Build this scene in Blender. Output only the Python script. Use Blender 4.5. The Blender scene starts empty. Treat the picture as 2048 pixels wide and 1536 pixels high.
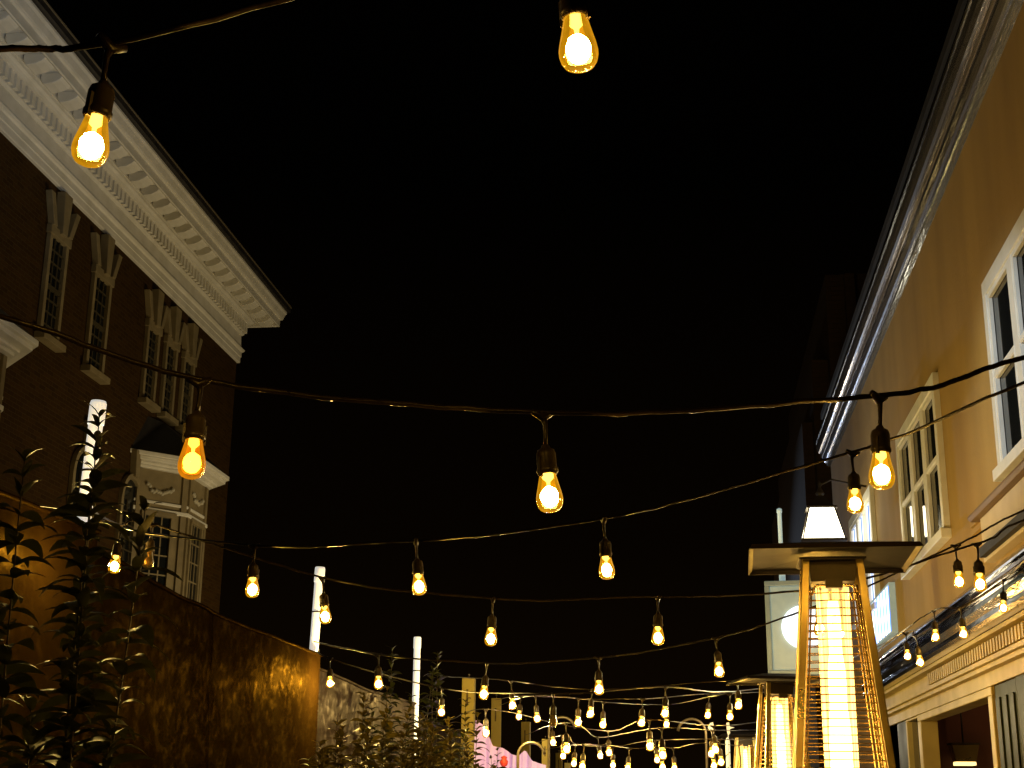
import bpy, math, random
from mathutils import Vector, Matrix, Euler
random.seed(7)
S = bpy.context.scene
C = bpy.data.collections.new("Alley"); S.collection.children.link(C)

# ------------------------------------------------------------ camera frame
F = 2800.0                                   # focal length in pixels of a 2048 px wide frame
CAM = Vector((0, 0, 1.5))
s_ = Vector((0.127, -0.3007, -1.0)).normalized()
u_ = Vector((0.036, 3.330, -1.0)); u_ = (u_ - s_ * u_.dot(s_)).normalized()
r_ = s_.cross(u_).normalized()
R3 = Matrix((r_, s_, u_))                    # camera axes -> world axes

def P(px, py, d):
    return CAM + R3 @ Vector(((px-1024)/F*d, (768-py)/F*d, -d))
def onX(px, py, X):
    v = R3 @ Vector(((px-1024)/F, (768-py)/F, -1)); return CAM + v*(X/v.x)
def onY(px, py, Y):
    v = R3 @ Vector(((px-1024)/F, (768-py)/F, -1)); return CAM + v*(Y/v.y)

cam_d = bpy.data.cameras.new("camera"); cam = bpy.data.objects.new("camera", cam_d); C.objects.link(cam)
m = R3.to_4x4(); m.translation = CAM; cam.matrix_world = m
cam_d.sensor_width = 36; cam_d.lens = 36*F/2048; cam_d.clip_start = 0.05; cam_d.clip_end = 2000
S.camera = cam

# ------------------------------------------------------------ materials
def mat(name, col, rough=.6, metal=0., noise=None, bump=None, emit=None, estr=0., coat=0., spec=.5, scale_vec=None):
    M = bpy.data.materials.new(name); M.use_nodes = True
    nt = M.node_tree; b = nt.nodes["Principled BSDF"]
    b.inputs["Base Color"].default_value = (*col, 1); b.inputs["Roughness"].default_value = rough
    b.inputs["Metallic"].default_value = metal; b.inputs["Specular IOR Level"].default_value = spec
    b.inputs["Coat Weight"].default_value = coat; b.inputs["Coat Roughness"].default_value = .1
    tc = nt.nodes.new("ShaderNodeTexCoord"); src = tc.outputs["Object"]
    if scale_vec:
        mp = nt.nodes.new("ShaderNodeMapping"); mp.inputs["Scale"].default_value = scale_vec
        nt.links.new(src, mp.inputs["Vector"]); src = mp.outputs["Vector"]
    if noise:                                # (scale, colour 2, amount of detail)
        n = nt.nodes.new("ShaderNodeTexNoise"); n.inputs["Scale"].default_value = noise[0]; n.inputs["Detail"].default_value = 6
        nt.links.new(src, n.inputs["Vector"])
        cr = nt.nodes.new("ShaderNodeValToRGB"); cr.color_ramp.elements[0].position = .35; cr.color_ramp.elements[1].position = .65
        cr.color_ramp.elements[0].color = (*col, 1); cr.color_ramp.elements[1].color = (*noise[1], 1)
        nt.links.new(n.outputs["Fac"], cr.inputs["Fac"]); nt.links.new(cr.outputs["Color"], b.inputs["Base Color"])
        mr = nt.nodes.new("ShaderNodeMapRange"); mr.inputs["To Min"].default_value = max(.04, rough*.75); mr.inputs["To Max"].default_value = min(1, rough*1.3)
        nt.links.new(n.outputs["Fac"], mr.inputs["Value"]); nt.links.new(mr.outputs["Result"], b.inputs["Roughness"])
    if bump:                                 # (scale, strength, distance)
        n2 = nt.nodes.new("ShaderNodeTexNoise"); n2.inputs["Scale"].default_value = bump[0]; n2.inputs["Detail"].default_value = 5
        nt.links.new(src, n2.inputs["Vector"])
        bp = nt.nodes.new("ShaderNodeBump"); bp.inputs["Strength"].default_value = bump[1]; bp.inputs["Distance"].default_value = bump[2]
        nt.links.new(n2.outputs["Fac"], bp.inputs["Height"]); nt.links.new(bp.outputs["Normal"], b.inputs["Normal"])
    if emit:
        b.inputs["Emission Color"].default_value = (*emit, 1); b.inputs["Emission Strength"].default_value = estr
    return M

def emitter(name, col, strength):
    M = bpy.data.materials.new(name); M.use_nodes = True; nt = M.node_tree
    nt.nodes.remove(nt.nodes["Principled BSDF"])
    e = nt.nodes.new("ShaderNodeEmission"); e.inputs[0].default_value = (*col, 1); e.inputs[1].default_value = strength
    nt.links.new(e.outputs[0], nt.nodes["Material Output"].inputs[0]); return M

def thin_glass(name, tint, glow, gstr, rough=.02, rim=0.0, vs_=(1, 1, 1), lo=.7, hi=1.5):
    """Thin shell glass: tinted see-through, fresnel reflection, emission for the lit glass, raised at the rim in place of a halo."""
    M = bpy.data.materials.new(name); M.use_nodes = True; nt = M.node_tree
    nt.nodes.remove(nt.nodes["Principled BSDF"])
    t = nt.nodes.new("ShaderNodeBsdfTransparent"); t.inputs[0].default_value = (*tint, 1)
    g = nt.nodes.new("ShaderNodeBsdfGlossy"); g.inputs["Roughness"].default_value = rough
    lw = nt.nodes.new("ShaderNodeFresnel"); lw.inputs[0].default_value = 1.35
    mx = nt.nodes.new("ShaderNodeMixShader"); nt.links.new(lw.outputs[0], mx.inputs[0])
    nt.links.new(t.outputs[0], mx.inputs[1]); nt.links.new(g.outputs[0], mx.inputs[2])
    out = mx
    if gstr > 0:
        e = nt.nodes.new("ShaderNodeEmission"); e.inputs[0].default_value = (*glow, 1)
        n = nt.nodes.new("ShaderNodeTexNoise"); n.inputs["Scale"].default_value = 55
        tc = nt.nodes.new("ShaderNodeTexCoord"); mp = nt.nodes.new("ShaderNodeMapping"); mp.inputs["Scale"].default_value = vs_; nt.links.new(tc.outputs["Object"], mp.inputs["Vector"]); nt.links.new(mp.outputs[0], n.inputs["Vector"])
        mr = nt.nodes.new("ShaderNodeMapRange"); mr.inputs["From Min"].default_value = .3; mr.inputs["From Max"].default_value = .75
        mr.inputs["To Min"].default_value = gstr*lo; mr.inputs["To Max"].default_value = gstr*hi
        nt.links.new(n.outputs["Fac"], mr.inputs["Value"])
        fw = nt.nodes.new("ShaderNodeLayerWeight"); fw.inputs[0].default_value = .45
        m2 = nt.nodes.new("ShaderNodeMath"); m2.operation = 'MULTIPLY_ADD'; m2.inputs[1].default_value = gstr*rim; nt.links.new(fw.outputs["Facing"], m2.inputs[0]); nt.links.new(mr.outputs["Result"], m2.inputs[2])  # rim emission stands in for the halo around each bulb
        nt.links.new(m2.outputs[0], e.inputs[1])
        ad = nt.nodes.new("ShaderNodeAddShader"); nt.links.new(mx.outputs[0], ad.inputs[0]); nt.links.new(e.outputs[0], ad.inputs[1]); out = ad
    nt.links.new(out.outputs[0], nt.nodes["Material Output"].inputs[0]); return M

def brick_mat(name, c1, c2, mortar, scale=5.0, rough=.85):
    M = bpy.data.materials.new(name); M.use_nodes = True; nt = M.node_tree; b = nt.nodes["Principled BSDF"]
    tc = nt.nodes.new("ShaderNodeTexCoord"); sx = nt.nodes.new("ShaderNodeSeparateXYZ"); cx = nt.nodes.new("ShaderNodeCombineXYZ")
    ad = nt.nodes.new("ShaderNodeMath"); ad.operation = 'ADD'
    nt.links.new(tc.outputs["Object"], sx.inputs[0]); nt.links.new(sx.outputs["X"], ad.inputs[0]); nt.links.new(sx.outputs["Y"], ad.inputs[1])
    nt.links.new(ad.outputs[0], cx.inputs["X"]); nt.links.new(sx.outputs["Z"], cx.inputs["Y"])
    br = nt.nodes.new("ShaderNodeTexBrick"); br.inputs["Scale"].default_value = scale
    br.inputs["Color1"].default_value = (*c1, 1); br.inputs["Color2"].default_value = (*c2, 1); br.inputs["Mortar"].default_value = (*mortar, 1)
    br.inputs["Mortar Size"].default_value = .02; br.inputs["Brick Width"].default_value = 1.05; br.inputs["Row Height"].default_value = .36
    nt.links.new(cx.outputs[0], br.inputs["Vector"]); nt.links.new(br.outputs["Color"], b.inputs["Base Color"])
    b.inputs["Roughness"].default_value = rough; b.inputs["Specular IOR Level"].default_value = .08
    bp = nt.nodes.new("ShaderNodeBump"); bp.inputs["Strength"].default_value = .8; bp.inputs["Distance"].default_value = .01; bp.invert = True
    nt.links.new(br.outputs["Fac"], bp.inputs["Height"]); nt.links.new(bp.outputs["Normal"], b.inputs["Normal"])
    return M

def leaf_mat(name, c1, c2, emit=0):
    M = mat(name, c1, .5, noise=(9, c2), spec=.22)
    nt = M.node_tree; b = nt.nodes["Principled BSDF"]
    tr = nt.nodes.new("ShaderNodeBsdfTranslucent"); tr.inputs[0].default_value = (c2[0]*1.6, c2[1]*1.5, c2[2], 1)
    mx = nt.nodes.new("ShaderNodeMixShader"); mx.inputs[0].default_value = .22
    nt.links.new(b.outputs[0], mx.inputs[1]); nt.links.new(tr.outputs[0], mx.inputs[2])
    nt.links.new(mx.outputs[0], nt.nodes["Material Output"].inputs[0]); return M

WARM = (1.0, .62, .22)
M_cable = mat("cable rubber", (.010, .007, .005), .30, noise=(40, (.018, .012, .008)), bump=(160, .4, .002), spec=.3)
M_socket = mat("socket rubber", (.03, .022, .015), .38, noise=(60, (.05, .038, .025)), bump=(120, .2, .001))
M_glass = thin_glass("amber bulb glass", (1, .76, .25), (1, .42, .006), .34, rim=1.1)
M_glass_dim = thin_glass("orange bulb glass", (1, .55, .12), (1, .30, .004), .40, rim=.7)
M_glass_off = thin_glass("unlit bulb glass", (.55, .45, .30), (1, .5, .05), .03)
M_fil = emitter("hot filament", (1, .68, .28), 330)
M_fildim = emitter("dim filament", (1, .62, .15), 14)
M_filtop = emitter("lit bulb collar", (1, .74, .25), 5)
M_filoff = mat("cold filament", (.3, .22, .1), .4, .5)
M_white = mat("white paint", (.72, .70, .64), .55, noise=(3, (.62, .60, .53)), bump=(30, .1, .004))
M_cream = mat("cream stone", (.24, .19, .10), .6, noise=(4, (.18, .14, .07)), bump=(35, .15, .004))
M_brick = brick_mat("dark brick", (.030, .014, .0025), (.046, .022, .004), (.060, .042, .014))
M_brickfar = brick_mat("far brick", (.030, .018, .010), (.036, .022, .012), (.026, .02, .012))
M_sash = mat("dull sash paint", (.055, .045, .025), .6, spec=.1)
M_roof = mat("dark roof", (.012, .010, .009), .6, noise=(6, (.02, .017, .015)))
M_pane = mat("dark window glass", (.006, .007, .008), .06, noise=(1.2, (.012, .014, .014)), spec=.35)
M_stucco = mat("mustard stucco", (.38, .245, .062), .8, noise=(1.1, (.30, .19, .048)), bump=(55, .5, .010), scale_vec=(1.6, 1.6, .35))
M_beige = mat("beige board", (.58, .50, .36), .65, noise=(2.5, (.47, .40, .28)), bump=(25, .15, .004))
M_metal = mat("polished coping metal", (.36, .36, .42), .18, .85, noise=(2.2, (.28, .28, .34)), bump=(5, .35, .02), scale_vec=(3, .35, 3))
M_gold = mat("lamplit steel and brass", (.62, .50, .22), .28, .9, noise=(7, (.46, .36, .14)), bump=(30, .15, .003))  # yellow tint stands in for warm lamplight on the steel
M_steel = mat("heater steel", (.42, .34, .24), .34, .85, noise=(6, (.25, .19, .12)), bump=(20, .15, .003))
M_hood = mat("dull brown hood steel", (.018, .012, .007), .5, .3, noise=(5, (.010, .007, .004)), bump=(20, .15, .003))
M_wire = mat("guard wire", (.70, .52, .22), .25, .9)
M_dark = mat("dark burner housing", (.035, .028, .02), .5, .4, noise=(9, (.06, .045, .03)))
M_green = mat("green trim paint", (.020, .024, .005), .45, noise=(3, (.013, .016, .004)), bump=(20, .15, .004), spec=.12)
M_trim = mat("gold cream trim", (.43, .32, .095), .45, noise=(3, (.33, .25, .07)), bump=(25, .15, .004))
M_pvc = mat("white plastic pipe", (.85, .84, .78), .35, noise=(14, (.78, .77, .70)), emit=(1, .97, .88), estr=.55)  # emission put in for the brightly lit look of the pipes
M_post = mat("pale timber post", (.78, .58, .12), .7, noise=(5, (.66, .48, .09)), bump=(18, .3, .006), scale_vec=(1, 1, .2))
def vinyl(name, c1, c2, gl, bs):
    M = mat(name, c1, .5, noise=(1.1, c2), bump=(bs, .38, .03), spec=0.0); nt = M.node_tree; b = nt.nodes["Principled BSDF"]
    g = nt.nodes.new("ShaderNodeBsdfGlossy"); g.inputs["Roughness"].default_value = .42
    n = nt.nodes.new("ShaderNodeTexNoise"); n.inputs["Scale"].default_value = 38; n.inputs["Detail"].default_value = 3
    cr = nt.nodes.new("ShaderNodeValToRGB"); cr.color_ramp.elements[0].position = .5; cr.color_ramp.elements[1].position = .8
    cr.color_ramp.elements[0].color = (*[x*.6 for x in gl], 1); cr.color_ramp.elements[1].color = (*[x*3 for x in gl], 1)
    nt.links.new(n.outputs["Fac"], cr.inputs[0]); nt.links.new(cr.outputs[0], g.inputs["Color"])
    nm = [x for x in nt.nodes if x.type == 'BUMP'][0]; nt.links.new(nm.outputs[0], g.inputs["Normal"])
    ad = nt.nodes.new("ShaderNodeAddShader"); nt.links.new(b.outputs[0], ad.inputs[0]); nt.links.new(g.outputs[0], ad.inputs[1])
    nt.links.new(ad.outputs[0], nt.nodes["Material Output"].inputs[0]); return M
M_tarp = vinyl("wrinkled dark vinyl", (.0080, .0042, .0008), (.0035, .0016, .0003), (.0045, .0026, .0004), 7)
M_tarp2 = vinyl("wrinkled grey vinyl", (.045, .034, .028), (.020, .014, .012), (.03, .024, .02), 5)
M_leaf = leaf_mat("unlit glossy leaf", (.016, .020, .006), (.028, .030, .008))  # darkened colour stands in for silhouetted leaves
M_leaf2 = leaf_mat("lit olive leaf", (.034, .034, .009), (.075, .058, .014))  # lighter, yellower colour stands in for bulb light on the leaves
M_stem = mat("brown stem", (.05, .035, .02), .7)
M_lilac = mat("lilac sheet", (.50, .34, .56), .5, noise=(2.3, (.60, .36, .46)), emit=(.55, .34, .78), estr=.26)  # emission stands in for purple light on the sheet
M_red = mat("red cloth", (.45, .03, .01), .6, emit=(.8, .05, .01), estr=.15)  # slight emission put into the cloth
M_signglow = emitter("cool lit disc", (.95, 1, 1), 1.7)
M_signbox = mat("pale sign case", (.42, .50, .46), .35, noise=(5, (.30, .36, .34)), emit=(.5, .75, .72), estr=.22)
M_signpost = mat("pale sign post", (.5, .6, .58), .4, emit=(.55, .85, .9), estr=.35)  # emission put in for the post's cool lit look
M_lantern = emitter("frosted lit lantern glass", (1, .86, .55), 9)
M_iron = mat("dark lantern iron", (.03, .024, .018), .5, .5)
M_hook = mat("bronze iron tube", (.12, .09, .05), .4, .7)
M_inside = mat("dim red brown room", (.14, .045, .02), .8, noise=(1.5, (.07, .026, .014)))
M_ground = mat("grey paving", (.18, .16, .13), .8, noise=(3, (.12, .11, .09)), bump=(12, .4, .01))

def striped_glow(strength):
    M = bpy.data.materials.new("blue lit curtain glass"); M.use_nodes = True; nt = M.node_tree
    nt.nodes.remove(nt.nodes["Principled BSDF"])
    tc = nt.nodes.new("ShaderNodeTexCoord"); w = nt.nodes.new("ShaderNodeTexWave"); w.bands_direction = 'Y'
    w.inputs["Scale"].default_value = 1.5; w.inputs["Distortion"].default_value = 3.5; w.inputs["Detail Scale"].default_value = .4
    nt.links.new(tc.outputs["Object"], w.inputs["Vector"])
    cr = nt.nodes.new("ShaderNodeValToRGB"); cr.color_ramp.elements[0].color = (.05, .18, .75, 1); cr.color_ramp.elements[1].color = (.9, .95, 1, 1)
    cr.color_ramp.elements[0].position = .15; cr.color_ramp.elements[1].position = .55
    nt.links.new(w.outputs["Fac"], cr.inputs["Fac"])
    e = nt.nodes.new("ShaderNodeEmission"); e.inputs[1].default_value = strength; nt.links.new(cr.outputs[0], e.inputs[0])
    nt.links.new(e.outputs[0], nt.nodes["Material Output"].inputs[0]); return M
M_blue = striped_glow(1.6); M_bluesign = striped_glow(3.2)

def flame_mat():
    M = bpy.data.materials.new("heater flame"); M.use_nodes = True; nt = M.node_tree
    nt.nodes.remove(nt.nodes["Principled BSDF"])
    tc = nt.nodes.new("ShaderNodeTexCoord"); sp = nt.nodes.new("ShaderNodeSeparateXYZ"); nt.links.new(tc.outputs["Object"], sp.inputs[0])
    mr = nt.nodes.new("ShaderNodeMapRange"); mr.inputs["From Min"].default_value = 1.0; mr.inputs["From Max"].default_value = 2.05
    mr.inputs["To Min"].default_value = 26; mr.inputs["To Max"].default_value = 7
    nt.links.new(sp.outputs["Z"], mr.inputs["Value"])
    e = nt.nodes.new("ShaderNodeEmission"); e.inputs[0].default_value = (1, .66, .24, 1); nt.links.new(mr.outputs["Result"], e.inputs[1])
    nt.links.new(e.outputs[0], nt.nodes["Material Output"].inputs[0]); return M
M_flame = flame_mat()
M_tube = thin_glass("heater quartz tube", (1, .9, .68), (1, .56, .14), 1.15, vs_=(1.6, 1.6, .09), lo=.05, hi=2.6)  # streaky emission stands in for light reflected in the tube

# ------------------------------------------------------------ mesh builder
class MB:
    def __init__(s): s.v = []; s.f = []; s.sm = []
    def add(s, vs, fs, smooth=False):
        n = len(s.v); s.v += [tuple(v) for v in vs]; s.f += [tuple(i+n for i in f) for f in fs]; s.sm += [smooth]*len(fs); return s
    def box(s, x0, x1, y0, y1, z0, z1):
        v = [(x, y, z) for z in (z0, z1) for y in (y0, y1) for x in (x0, x1)]
        return s.add(v, [(0,2,3,1),(4,5,7,6),(0,1,5,4),(2,6,7,3),(0,4,6,2),(1,3,7,5)])
    def frustum(s, c0, h0, c1, h1):          # centre, (half x, half y) bottom and top
        v = []
        for c, h in ((c0, h0), (c1, h1)):
            v += [(c[0]+a*h[0], c[1]+b*h[1], c[2]) for a, b in ((-1,-1),(1,-1),(1,1),(-1,1))]
        return s.add(v, [(3,2,1,0),(4,5,6,7),(0,1,5,4),(1,2,6,5),(2,3,7,6),(3,0,4,7)])
    def prism(s, poly, axis, a0, a1):        # poly in the other two axes
        n = len(poly)
        def mk(p, a): return {'x': (a, p[0], p[1]), 'y': (p[0], a, p[1]), 'z': (p[0], p[1], a)}[axis]
        v = [mk(p, a0) for p in poly] + [mk(p, a1) for p in poly]
        return s.add(v, [tuple(range(n-1, -1, -1)), tuple(range(n, 2*n))] + [(i, (i+1) % n, n+(i+1) % n, n+i) for i in range(n)])
    def lathe(s, prof, seg=20, c=(0,0,0), smooth=True):
        v = []; f = []
        for (r, z) in prof:
            v += [(c[0]+r*math.cos(2*math.pi*k/seg), c[1]+r*math.sin(2*math.pi*k/seg), c[2]+z) for k in range(seg)]
        for i in range(len(prof)-1):
            for k in range(seg):
                a = i*seg+k; b = i*seg+(k+1) % seg; f.append((a, b, b+seg, a+seg))
        return s.add(v, f, smooth)
    def tube(s, pts, r, seg=8, smooth=True, caps=True):
        pts = [Vector(p) for p in pts]; n = len(pts); rs = r if isinstance(r, (list, tuple)) else [r]*n
        v = []; f = []; up = Vector((0, 0, 1))
        for i, p in enumerate(pts):
            t = (pts[min(i+1, n-1)] - pts[max(i-1, 0)]).normalized()
            if i == 0:
                a = t.cross(up if abs(t.z) < .9 else Vector((1, 0, 0))).normalized()
            else:
                a = (a - t*a.dot(t)).normalized()
            b = t.cross(a)
            v += [p + (a*math.cos(2*math.pi*k/seg) + b*math.sin(2*math.pi*k/seg))*rs[i] for k in range(seg)]
        for i in range(n-1):
            for k in range(seg):
                q = i*seg+k; w = i*seg+(k+1) % seg; f.append((q, w, w+seg, q+seg))
        if caps: f += [tuple(range(seg-1, -1, -1)), tuple(range((n-1)*seg, n*seg))]
        return s.add(v, f, smooth)
    def mesh(s, name, m_):
        me = bpy.data.meshes.new(name); me.from_pydata(s.v, [], s.f); me.update()
        for p, q in zip(me.polygons, s.sm): p.use_smooth = q
        for q in (m_ if isinstance(m_, list) else [m_]): me.materials.append(q)
        return me
    def build(s, name, m_, parent=None, loc=None, bevel=0):
        o = bpy.data.objects.new(name, s.mesh(name, m_)); C.objects.link(o)
        if parent: o.parent = parent
        if loc: o.location = loc
        if bevel:
            bv = o.modifiers.new("Bevel", 'BEVEL'); bv.width = bevel; bv.segments = 2; bv.limit_method = 'ANGLE'
        return o

def tag(o, label, cat, group=None):
    o["label"] = label; o["category"] = cat
    if group: o["group"] = group
    return o
def thing(name, label, cat, loc=(0,0,0), rz=0, group=None):
    o = bpy.data.objects.new(name, None); C.objects.link(o); o.location = loc; o.rotation_euler = (0, 0, rz)
    o.empty_display_size = .1
    return tag(o, label, cat, group)
def struct(name, mb, m_):
    o = mb.build(name, m_); o["kind"] = "structure"; return o
def dup(root, loc, rz=None, label=None, rot=None, scale=None):
    def cp(o, par):
        c = o.copy(); C.objects.link(c)
        if par: c.parent = par
        for ch in [x for x in o.children]: cp(ch, c)
        return c
    r = cp(root, None); r.location = loc
    if rz is not None: r.rotation_euler = (0, 0, rz)
    if rot: r.rotation_euler = rot
    if scale: r.scale = (scale,)*3
    if label: r["label"] = label
    return r
def catmull(pts, n=10):
    q = [pts[0]*2-pts[1]] + pts + [pts[-1]*2-pts[-2]]; out = []
    for i in range(1, len(q)-2):
        for k in range(n):
            t = k/n; a, b, c, d = q[i-1], q[i], q[i+1], q[i+2]
            out.append(.5*((2*b) + (c-a)*t + (2*a-5*b+4*c-d)*t*t + (3*b-a-3*c+d)*t**3))
    return out + [q[-2]]

# ------------------------------------------------------------ ground
g = MB(); g.box(-400, 400, -200, 900, -.3, 0); struct("ground", g, M_ground)

# ------------------------------------------------------------ string lights
H = .135                                         # anchor above glass centre
def make_bulb():
    t = thing("hanging_bulb", "", "light bulb", (0,0,0), 0, "string light bulbs over the alley")
    mb = MB()
    mb.tube([(-.020, 0, .001), (-.010, 0, -.003), (0, 0, -.010), (.010, 0, -.003), (.020, 0, .001)], [.005, .007, .008, .007, .005], 8)
    mb.tube([(0, 0, -.004), (.003, 0, -.022), (.002, 0, -.042), (0, 0, -.062)], [.0075, .0042, .0034, .0045], 8)
    mb.build("drop_cord", M_cable, t)
    mb = MB(); mb.lathe([(.0001, -.056), (.006, -.057), (.008, -.062), (.0145, -.066), (.0165, -.073), (.0165, -.096), (.0180, -.098), (.0180, -.103), (.0170, -.104), (.0160, -.107), (.0130, -.107)], 20)
    for a in (.4, 3.5):
        mb.box(.0165*math.cos(a)-.0025, .0165*math.cos(a)+.0025, .0165*math.sin(a)-.0025, .0165*math.sin(a)+.0025, -.112, -.080)
    mb.build("socket", M_socket, t)
    mb = MB(); mb.lathe([(.0130, -.104), (.0142, -.110), (.0162, -.119), (.0188, -.130), (.0210, -.139), (.0223, -.147), (.0221, -.154), (.0202, -.161), (.0165, -.1665), (.0110, -.1695), (.0050, -.1708), (.0001, -.1710)], 28)
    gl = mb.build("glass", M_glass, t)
    mb = MB()
    rr = random.Random(3); prof = [(.0001, -.1260), (.005, -.1285), (.0108, -.133), (.0140, -.140), (.0146, -.147), (.0125, -.154), (.0075, -.160), (.0001, -.163)]
    mb.lathe(prof, 14)
    mb.v = [(x*(1+.12*rr.uniform(-1, 1)), y*(1+.12*rr.uniform(-1, 1)), z) for x, y, z in mb.v]
    mb.build("filament", M_fil, t)
    mb = MB(); mb.lathe([(.0115, -.1065), (.0120, -.110), (.0075, -.1155), (.0030, -.120), (.0022, -.129)], 12)
    mb.build("filament_stem", M_filtop, t)
    return t
proto = make_bulb(); proto_used = [False]
unlit_mesh = {}
ORD = ["first", "second", "third", "fourth", "fifth", "sixth", "seventh"]
def hang(px, py, d, label, lit=True):
    if d > 8.9: d = d*.82
    rot = (random.uniform(-.11, .11), random.uniform(-.10, .10), random.uniform(0, 6.28))
    c = P(px, py, d); a = c + Euler(rot).to_matrix() @ Vector((0, 0, H))
    if not proto_used[0]:
        o = proto; o.location = a; o.rotation_euler = rot; o["label"] = label; proto_used[0] = True
    else:
        o = dup(proto, a, rot=rot, label=label)
    if not lit:
        for ch in o.children:
            if ch.name.startswith(("glass", "filament")):
                ch.data = ch.data.copy(); ch.data.materials[0] = M_glass_off if ch.name.startswith("glass") else M_filoff
    else:
        if lit == 2:
            for ch in o.children:
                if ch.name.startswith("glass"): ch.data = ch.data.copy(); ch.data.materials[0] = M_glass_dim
                elif ch.name.startswith("filament") and "stem" not in ch.name: ch.data = ch.data.copy(); ch.data.materials[0] = M_fildim
    return a
def cable(label, start, bulbs, end, r=.0040, names=None):
    pts = [Vector(p) for p in start]
    for b in bulbs:
        pts.append(hang(*b[:4], **({'lit': b[4]} if len(b) > 4 else {})) if b[3] else P(*b[:3]))
    pts += [Vector(p) for p in end]
    fine = catmull(pts, 14)
    rr = random.Random(len(label)); L = 0
    out = []
    for i, p in enumerate(fine):
        out.append(p + Vector((0, 0, -.004*math.sin(i*.45)*rr.random())))
    mb = MB(); mb.tube(out, r, 8)
    # second strand twisted around the first
    mb2 = []
    for i in range((len(out)-1)*4):
        k, t = divmod(i, 4); p = out[k].lerp(out[k+1], t/4); a = i*.55
        mb2.append(p + Vector((.3*math.cos(a), .2*math.cos(a), math.sin(a)))*r*.6)
    mb.tube(mb2, r*.6, 6)
    tag(mb.build("light_cable", M_cable), label, "cable", "cables of the string lights")

X_W = 1.96                                       # plane of the cafe wall
X_T = -2.4                                       # plane of the vinyl screens on the other side
cable("near black cable across the top left corner of the view", [P(-500, 170, 1.95), P(0, 98, 1.78)],
      [(185, 277, 1.71, "large lit amber bulb hanging in front of the white cornice at upper left"),
       (1155, 82, 1.58, "largest lit amber bulb cut by the top edge against the black sky")],
      [P(1750, -80, 1.5), P(2500, -200, 1.5)], .0044)
cable("black cable crossing the whole view with three big bulbs", [P(-500, 560, 2.2), P(0, 632, 2.2)],
      [(385, 914, 2.25, "dim orange bulb hanging in front of the brick building corner and bay", 2),
       (1098, 982, 2.32, "brightest lit bulb alone in the black sky at the middle"),
       (1763, 938, 2.42, "lit bulb hanging in front of the mustard wall beside the second window")],
      [P(2048, 715, 2.55), P(2400, 610, 2.7)], .0046)
cable("cable from the nearest white pipe up to the right over the heater", [P(-300, 880, 5.0), P(0, 990, 5.15), P(182, 1030, 5.35)],
      [(230, 1127, 5.1, "lit bulb just right of the tall white pipe at left"),
       (505, 1173, 4.55, "lit bulb just right of the brick building's far corner"),
       (838, 1167, 4.3, "lit bulb left of middle, high above the third white pipe"),
       (1213, 1133, 3.9, "lit bulb below and right of the brightest middle bulb"),
       (1710, 1000, 3.72, "lit bulb just above the heater hood beside the glowing lantern")],
      [P(2048, 765, 3.3), P(2500, 560, 3.0)])
cable("cable from the first pipe past the second pipe towards the heater", [onX(190, 1024, X_T+.03), P(240, 1050, 5.3)],
      [(297, 1118, 5.25, "unlit dark bulb in front of the bay window", False),
       (650, 1228, 5.15, "lit bulb touching the second white pipe"),
       (982, 1272, 5.05, "lit bulb in the lower middle left of the two level ones"),
       (1316, 1270, 4.95, "lit bulb in the lower middle, first one left of the heater sign"),
       (1640, 1252, 4.95, "lit bulb seen through the near heater's guard at left"),
       (1960, 1163, 4.95, "right bulb of the close pair under the beige signboard")],
      [P(2048, 1040, 4.9), P(2400, 900, 4.7)])
cable("cable from the foot of the second pipe dipping past the heater", [onX(628, 1283, X_T+.03)],
      [(757, 1364, 6.9, "lit bulb in front of the grey screen above the shrubs"),
       (968, 1384, 6.6, "lit bulb just left of the second timber post"),
       (1198, 1374, 6.4, "lit bulb at lower middle above the far small bulbs"),
       (1438, 1338, 6.1, "lit bulb just left of the farther heater's hood"),
       (1680, 1262, 5.8, "lit bulb seen through the near heater's guard at right"),
       (1918, 1158, 5.5, "left bulb of the close pair under the beige signboard")],
      [P(2048, 1020, 5.4), P(2400, 860, 5.3)])
cable("cable low above the shrubs behind the grey screen's bulbs", [onX(637, 1298, X_T+.03)],
      [(660, 1363, 8.2, "lit bulb just right of the dark screen's bright corner"),
       (883, 1421, 8.6, "lit bulb low among the shrub leaves"),
       (1106, 1440, 9.0, "unlit bulb above the left curved hook post", False),
       (1330, 1423, 9.6, "upper bulb of the stacked pair right of the lower middle")],
      [P(1500, 1380, 9.4), onX(1745, 1330, X_W-.02)], .0042)
G = "tiny far lit bulb, "
cable("thin far cable rising right to the farther heater", [onY(880, 1352, 12.3)],
      [(1025, 1407, 10.3, G+"left one above the second and third timber posts"), (1181, 1424, 10.3, G+"topmost of the three left of the lower middle"),
       (1477, 1407, 10.2, G+"rightmost and highest beside the farther heater")],
      [P(1600, 1360, 10.4)], .0028)
cable("thin far cable with bulbs over the third timber post", [onY(990, 1400, 16)],
      [(1038, 1430, 12.2, G+"just left of the third timber post's top"), (1156, 1442, 10.5, G+"left and lowest of the three near the left hook post"),
       (1283, 1442, 10.5, G+"alone right of the lower middle under the cable"), (1416, 1427, 12.0, G+"just above the right curved hook post")],
      [P(1540, 1385, 12)], .0028)
cable("thin far cable behind the row of small bulbs", [onY(1000, 1410, 17)],
      [(1074, 1434, 11.0, G+"just right of the third timber post's top"), (1206, 1446, 11.2, G+"right one of the three left of the lower middle"),
       (1333, 1446, 12.8, G+"lower one of the stacked pair right of lower middle"), (1460, 1430, 11.0, G+"between the right hook post and the farther heater")],
      [P(1560, 1385, 11)], .0028)
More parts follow.
